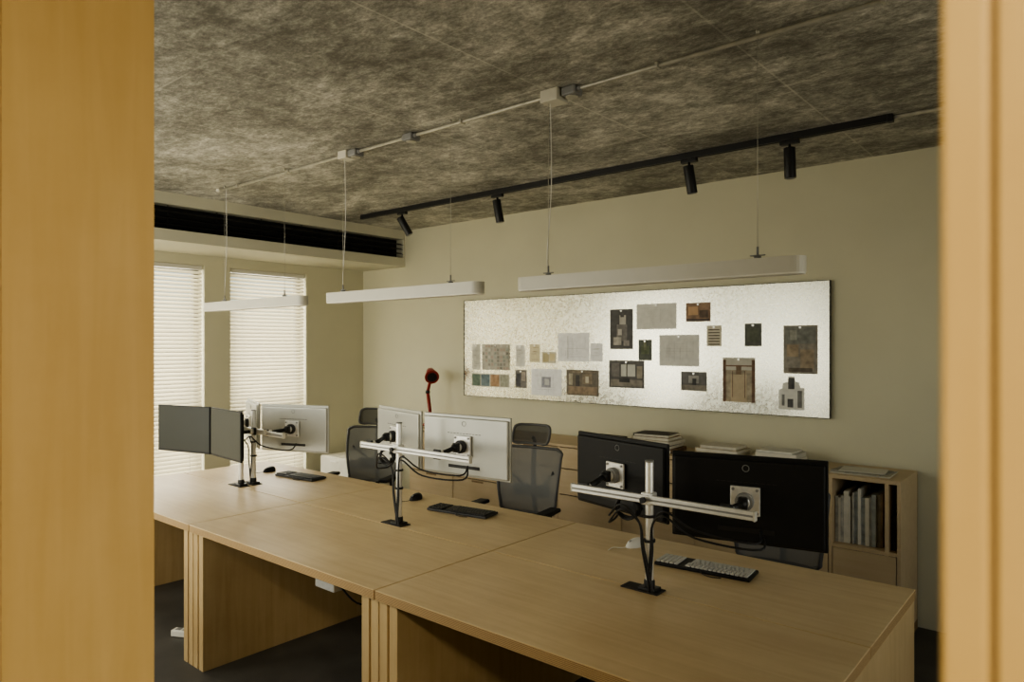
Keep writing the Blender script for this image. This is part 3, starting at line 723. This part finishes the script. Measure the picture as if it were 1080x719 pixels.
# ------------------------------------------------------------------ pendant bars
def pendant(x0, x1, wires):
    p = MB('linear_pendant_light'); y = 2.75; z0, z1 = 2.072, 2.140; w = 0.045
    outl = []
    for k in range(13):
        a = -math.pi / 2 + math.pi * k / 12; outl.append((x1 - w + w * math.cos(a), y + w * math.sin(a)))
    for k in range(13):
        a = math.pi / 2 + math.pi * k / 12; outl.append((x0 + w + w * math.cos(a), y + w * math.sin(a)))
    p.prism(outl, z0 + 0.006, z1, 'lampwhite')
    ins = [((x - (x0 + x1) / 2) * 0.996 + (x0 + x1) / 2, (yy - y) * 0.9 + y) for x, yy in outl]
    p.prism(ins, z0, z0 + 0.006, 'diffuser')
    for wx in wires:
        p.cyl((wx, y, z1), (wx, y, z1 + 0.012), 0.014, 'grey', n=16)
        p.cyl((wx, y, z1 + 0.012), (wx, y, z1 + 0.05), 0.005, 'grey', n=12)
        p.box((wx, y, z1 + 0.016), (0.06, 0.010, 0.005), 'grey', bevel=0.002)
        p.cyl((wx, y, z1 + 0.05), (wx, y, CH - 0.012), 0.0012, 'pipe', n=6)
        p.cyl((wx, y, CH - 0.016), (wx, y, CH), 0.007, 'pipe', n=12)
    a = wires[0]
    p.tube([(a + 0.01, y, z1 + 0.01), (a - 0.015, y + 0.01, z1 + 0.10), (a + 0.010, y + 0.012, z1 + 0.45), (a + 0.004, y + 0.01, CH - 0.02)], 0.0022, 'whitep', n=6)
    p.build()
pendant(-2.27, -0.865, (-2.09, -1.05))
pendant(-3.90, -2.53, (-3.75, -2.77))
pendant(-5.57, -4.175, (-5.28, -4.43))

# ------------------------------------------------------------------ conduit, junction boxes, track
q = MB('ceiling_conduit'); zc = CH - 0.020; yc = 2.77
q.cyl((-5.40, yc, zc), (XR, yc, zc), 0.0095, 'pipe', n=14)
q.cyl((-0.90, 4.22, zc), (XR, 4.22, zc), 0.0095, 'pipe', n=14)
for xx in (-5.1, -4.4, -2.7, -1.5, -0.6, 0.3):
    q.box((xx, yc, zc), (0.014, 0.04, 0.024), 'pipe', bevel=0.003)
for xx in (-0.2, 0.6): q.box((xx, 4.22, zc), (0.014, 0.04, 0.024), 'pipe', bevel=0.003)
for xx, big in ((-2.07, 0.95), (-3.74, 0.8), (-5.40, 0.4)):
    q.box((xx, yc, CH - 0.032 * big), (0.11 * big, 0.10 * big, 0.064 * big), 'boxbeige', bevel=0.005)
for xx in (-1.97, -3.66, -3.13):
    q.box((xx, yc + 0.01, CH - 0.024), (0.08, 0.075, 0.042), 'grey', bevel=0.008)
    q.cyl((xx, yc + 0.01, CH - 0.046), (xx, yc + 0.01, CH - 0.050), 0.030, 'pipe', n=20)
    for o in (-0.05, 0.05): q.cyl((xx + o - 0.012, yc, zc), (xx + o + 0.012, yc, zc), 0.013, 'grey', n=12)
q.build()
t_ = MB('track_light_rail'); yt = 4.22
t_.bx(-5.46, -0.90, yt - 0.018, yt + 0.018, CH - 0.040, CH, 'black', 0.002)
t_.bx(-5.45, -0.91, yt - 0.006, yt + 0.006, CH - 0.0405, CH - 0.038, 'void')
t_.box((-0.885, yt, CH - 0.022), (0.03, 0.042, 0.042), 'black', bevel=0.004)
t_.build()
def spot(x, dirv):
    s_ = MB('track_spotlight'); d = Vector(dirv).normalized(); piv = Vector((0, 0, -0.13))
    s_.box((0, 0, -0.053), (0.11, 0.034, 0.024), 'black', bevel=0.003)
    s_.cyl((0, 0, -0.06), tuple(piv), 0.008, 'black', n=12)
    a = piv - d * 0.045; b2 = piv + d * 0.135
    s_.cyl(tuple(a), tuple(b2), 0.033, 'black', n=32, bevel=0.003)
    s_.cyl(tuple(b2), tuple(b2 + d * 0.002), 0.027, 'grey', n=28)
    s_.sphere(tuple(piv), 0.020, 'black')
    s_.build((x, yt, CH))
spot(-1.42, (0.02, 0.03, -1)); spot(-2.06, (0.10, 0.15, -1)); spot(-3.72, (0.12, 0.12, -1)); spot(-4.87, (0.45, 0.35, -1))

# ------------------------------------------------------------------ unseen hall lamp, added to light the portal wood
h = MB('hall_ceiling_lamp')
em, nt, bb = new_mat('hall_lamp_glow'); bb.inputs['Emission Color'].default_value = (1.0, 0.86, 0.62, 1); bb.inputs['Emission Strength'].default_value = 4.0
M['glow'] = em
HL = (0.70, -0.85)
h.box((0, 0, -0.03), (0.9, 0.5, 0.06), 'whitep', bevel=0.006)
h.box((0, 0, -0.061), (0.84, 0.44, 0.006), 'glow')
h.build((HL[0], HL[1], CH))

# ------------------------------------------------------------------ lights
def area(name, loc, rot, sx, sy, power, col):
    L = bpy.data.lights.new(name, 'AREA'); L.shape = 'RECTANGLE'; L.size = sx; L.size_y = sy; L.energy = power; L.color = col
    o = bpy.data.objects.new(name, L); o.location = loc; o.rotation_euler = rot; COL.objects.link(o); return o
day = (1.0, 0.95, 0.80)
for w_ in (W1, W2, W0):
    area('daylight_window', (XL - 0.45, (w_[0] + w_[1]) / 2, (w_[2] + w_[3]) / 2), (0, math.radians(-90), 0), 2.3, 1.1, 60, day)
for w_, pw in zip(NW, (54, 28)):  # fill through the added near-wall windows
    area('daylight_near_window', ((w_[0] + w_[1]) / 2, 0.10, (w_[2] + w_[3]) / 2), (math.radians(90), 0, 0), 1.8, 1.9, pw, day)
area('daylight_right_window', (XR + 0.5, (RW[0] + RW[1]) / 2, (RW[2] + RW[3]) / 2), (0, math.radians(90), 0), 1.7, 2.7, 24, day)  # soft fill through the added right-wall window
area('hall_lamp_light', (HL[0], HL[1], CH - 0.075), (0, 0, 0), 0.8, 0.4, 50, (1.0, 0.87, 0.64))  # added foreground light from the unseen hall

wd = bpy.data.worlds.new('sky'); scene.world = wd; wd.use_nodes = True
nt = wd.node_tree; bg = nt.nodes['Background']
sk = nt.nodes.new('ShaderNodeTexSky'); sk.sky_type = 'NISHITA'; sk.sun_disc = False; sk.sun_elevation = math.radians(35)
nt.links.new(sk.outputs['Color'], bg.inputs['Color']); bg.inputs['Strength'].default_value = 0.12

# ------------------------------------------------------------------ camera
cam = bpy.data.cameras.new('camera'); cam.sensor_width = 36; cam.lens = 739.5 / 1080 * 36
cam.shift_y = (364 - 359.5) / 1080
cam.clip_start = 0.02
cam.dof.use_dof = True; cam.dof.focus_distance = 3.6; cam.dof.aperture_fstop = 4.0
co = bpy.data.objects.new('camera', cam); COL.objects.link(co)
co.location = (0, 0, 1.8); co.rotation_euler = (math.radians(90), 0, math.radians(40.2))
scene.camera = co
scene.view_settings.view_transform = 'AgX'
try: scene.view_settings.look = 'AgX - Medium High Contrast'
except Exception: pass
scene.view_settings.exposure = 0.36
